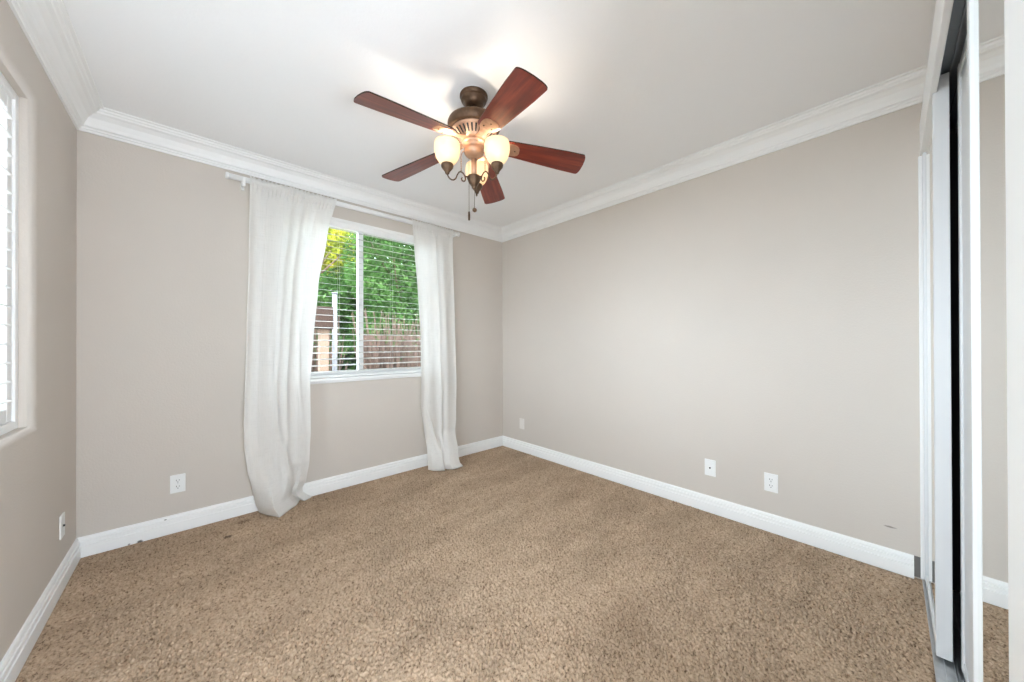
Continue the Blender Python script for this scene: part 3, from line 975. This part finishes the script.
        m = MB(); m.lathe([(0.005, 2.084), (0.010, 2.088), (0.013, 2.098), (0.022, 2.110), (0.030, 2.120), (0.0325, 2.130), (0.031, 2.137), (0.024, 2.138), (0.010, 2.132)], cc, 28); m.build('lamp_holder', M_bronze, r)
        out = [(0.026, 2.133), (0.035, 2.140), (0.046, 2.152), (0.056, 2.169), (0.063, 2.190), (0.0665, 2.210), (0.0665, 2.228), (0.0645, 2.242), (0.063, 2.250)]
        inn = [(a-0.003, b+0.0012) for a, b in out[::-1]]
        m = MB(); m.lathe(out+inn, cc, 40, cap0=False, cap1=False); sh = m.build('lamp_shade', M_shade, r)
        m = MB(); m.lathe([(0.010, 2.132), (0.011, 2.150), (0.014, 2.158), (0.0195, 2.170), (0.0205, 2.180), (0.017, 2.192), (0.009, 2.199), (0, 2.201)], cc, 18); m.build('bulb', M_bulb, r)
        lamp('POINT', 'bulb_light', (cc[0], cc[1], 2.212), BULB_POWER, (1.0, 0.90, 0.76), shadow_soft_size=0.018)
        # ornamental chain above the scroll
        m = MB(); m.tube(spline([(0.050, 2.238), (0.066, 2.226), (0.075, 2.200), (0.074, 2.178)]), 0.0022, 8); m.build('upper_scroll', M_copper, r)
        m = MB()
        for k in range(5):
            p = Q(0.0745, 2.172-k*0.0115)
            m.ball((p.x, p.y, p.z), 0.0036, 1.5, 8)
        m.build('ornament_chain', M_copper, r)
    # pull chains
    for dx, z0, z1, kind in ((-0.027, 2.215, 1.920, 'bar'), (0.003, 2.044, 1.940, 'ball')):
        px, py = FX+dx*rt.x, FY+dx*rt.y
        m = MB(); m.tube([(px, py, z0), (px, py, z1)], 0.0012, 6); ch = m.build('pull_chain', M_bronze, r)
        m = MB()
        if kind == 'bar': m.lathe([(0, z1+0.004), (0.005, z1), (0.0062, z1-0.022), (0.0055, z1-0.044), (0, z1-0.048)], (px, py), 12)
        else: m.ball((px, py, z1-0.010), 0.0125, 0.9, 16)
        m.build('chain_fob', M_bronze, ch)
fan()

# ------------------------------------------------------------------ outside the back window
mb = MB(); mb.box((-14, -14, -0.55), (16, 22, -0.45)); struct(mb.build('ground', M_conc))
mb = MB(); mb.box((-1.5, 3.40, -0.46), (16, 15, -0.40)); struct(mb.build('ground_bounce_cut', M_bounce_cut), 'unseen dark ground sheet added to cut bounce light outside the back window', 'ground')  # unseen dark sheet, added so less light bounces up onto the slats

def leaves(mb, c, rad, n, size, rnd):
    for _ in range(n):
        while True:
            v = Vector((rnd.uniform(-1, 1), rnd.uniform(-1, 1), rnd.uniform(-1, 1)))
            if 0.25 < v.length < 1: break
        p = Vector(c) + Vector((v.x*rad[0], v.y*rad[1], v.z*rad[2]))
        a = Vector((rnd.gauss(0, 1), rnd.gauss(0, 1), rnd.gauss(0, 0.6))).normalized()
        b = a.cross(Vector((rnd.gauss(0, 1), rnd.gauss(0, 1), rnd.gauss(0, 1)))).normalized()
        s = size*rnd.uniform(0.6, 1.4)
        vs = [mb.bm.verts.new(p+a*s), mb.bm.verts.new(p+b*s*0.38+a*0.15*s), mb.bm.verts.new(p-a*s), mb.bm.verts.new(p-b*s*0.38+a*0.15*s)]
        mb._f(vs)
def tree(label, x, y, h, blobs, mat, seed, size, group=None):
    rnd = random.Random(seed)
    r = empty('tree', (x, y, -0.45), label, 'tree', group)
    m = MB()
    m.tube([(x, y, -0.45), (x+0.06, y, 0.5), (x-0.03, y+0.05, 1.4), (x+0.02, y, h)], [0.11, 0.085, 0.07, 0.04], 10)
    m.build('trunk', M_bark, r)
    for k in range(9):
        a = rnd.uniform(0, 2*PI); z = rnd.uniform(0.4, h)
        m = MB(); L = rnd.uniform(0.5, 1.0)
        m.tube([(x, y, z), (x+math.cos(a)*L*0.5, y+math.sin(a)*L*0.5, z+0.25), (x+math.cos(a)*L, y+math.sin(a)*L, z+0.7)], [0.035, 0.022, 0.008], 7)
        m.build('branch', M_bark, r)
    m = MB()
    for (bx, by, bz, rx, ry, rz, n) in blobs: leaves(m, (bx, by, bz), (rx, ry, rz), n, size, rnd)
    m.build('foliage', mat, r, normals=False)
    return r
tree('dense green leafy tree beyond the fence, right of the window mullion', 3.1, 6.75, 2.6,
     [(3.0, 6.75, 2.85, 1.0, 0.5, 1.15, 13000), (4.0, 6.75, 2.6, 1.1, 0.5, 1.3, 9000), (3.3, 6.75, 1.65, 1.2, 0.45, 0.40, 2600)], M_leaf_g, 1, 0.040)
tree('green leafy tree seen left of the window mullion', 1.6, 8.0, 2.6,
     [(2.45, 8.0, 2.15, 0.75, 0.5, 0.75, 5000), (1.3, 8.0, 1.9, 1.0, 0.5, 0.6, 4500), (1.9, 8.0, 1.4, 1.0, 0.4, 0.4, 900)], M_leaf_g, 2, 0.055)
tree('sunlit yellow green tree top at the upper left of the window', 1.9, 9.4, 3.4,
     [(2.5, 9.4, 3.45, 0.8, 0.5, 0.9, 6500), (1.3, 9.4, 3.3, 1.0, 0.5, 1.6, 9000)], M_leaf_y, 3, 0.065)
tree('tall green tree in the background behind the others', 4.2, 11.8, 4.5,
     [(3.4, 11.8, 3.4, 2.0, 0.8, 2.6, 8000), (5.8, 11.8, 3.2, 2.2, 0.8, 2.6, 6500), (1.2, 11.8, 2.8, 2.0, 0.8, 2.6, 7500)], M_leaf_g, 4, 0.10)
def hedge():
    rnd = random.Random(31)
    r = empty('hedge', (2.8, 13.6, -0.40), 'tall dark green hedge closing the yard behind all the trees', 'hedge')
    m = MB()
    n, q = 46, 20
    rows = []
    for a in range(n+1):
        x = -2.5+a*0.26
        rows.append([(x, 13.6+(-0.5+0.12*math.sin(x*3.1)+0.1*rnd.random())*math.sin(PI*(0.08+0.92*k/q))**0.5 if k < q*0.6 else 13.6+0.3, -0.42+min(1, k/(q*0.6))*(4.6+0.25*math.sin(x*1.7)) if k < q*0.6 else 4.2-4.6*(k-q*0.6)/(q*0.4)) for k in range(q+1)])
    m.loft(rows, smooth=True, closed=True)
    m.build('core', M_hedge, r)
    m = MB()
    for _ in range(9000):
        c = (rnd.uniform(-2.5, 9.4), 13.0+rnd.uniform(-0.15, 0.15), rnd.uniform(-0.3, 4.4))
        leaves(m, c, (0.1, 0.1, 0.1), 1, 0.10, rnd)
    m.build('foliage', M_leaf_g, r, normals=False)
hedge()

def fence():
    r = empty('board_fence', (3.6, 5.75, -0.45), 'reddish brown wooden board fence beyond the window', 'fence')
    for k in range(24):
        x = 1.95+k*0.145
        m = MB(); m.box((x, 5.75, -0.45), (x+0.138, 5.77, 1.36+0.01*math.sin(k*3)), 0.003, 1); m.build('board', M_fence, r)
    for z in (0.0, 0.9):
        m = MB(); m.box((1.95, 5.77, z), (5.43, 5.81, z+0.09)); m.build('rail', M_fence, r)
fence()
def shrub(label, x, y, seed, n, h):
    rnd = random.Random(seed)
    r = empty('bare_shrub', (x, y, -0.45), label, 'shrub')
    m = MB()
    for k in range(n):
        a = rnd.uniform(0, 2*PI); L = rnd.uniform(0.1, 0.42)
        hh = h*rnd.uniform(0.5, 1.0)
        bx, by = x+rnd.uniform(-0.55, 0.55), y+rnd.uniform(-0.12, 0.12)
        m.tube([(bx, by, -0.45), (bx+math.cos(a)*L*0.35, by+math.sin(a)*L*0.2, hh*0.35), (bx+math.cos(a)*L, by+math.sin(a)*L*0.4, hh)], [0.014, 0.011, 0.004], 6)
    m.build('stems', M_bark, r)
    m = MB(); leaves(m, (x, y, h*0.75), (0.55, 0.25, 0.35), 90, 0.04, rnd); m.build('foliage', M_leaf_g, r, normals=False)
shrub('wide brown leafless shrub in front of the board fence', 2.45, 5.35, 21, 210, 1.75)
shrub('twiggy shrub left of the mullion beside the pale post', 1.25, 6.35, 22, 120, 1.75)
# neighbour's patio corner at the lower left of the view
r = empty('patio_cover', (1.05, 5.2, -0.45), 'dark brown patio cover on a beige post outside the window', 'patio cover')
mb = MB(); mb.box((1.245, 5.15, -0.45), (1.355, 5.27, 1.42), 0.006, 1); mb.build('post', M_beige, r)
mb = MB(); mb.box((0.0, 5.10, 1.42), (1.40, 5.32, 1.72), 0.006, 1); mb.build('beam', M_brownb, r)
mb = MB(); mb.tube([(1.51, 5.45, -0.45), (1.51, 5.45, 1.95)], 0.032, 16); mb.tube([(1.51, 5.45, 1.95), (1.51, 5.45, 1.97)], 0.042, 16)
tag(mb.build('white_pole', M_pole), 'white upright pole beside the patio post outside', 'pole')
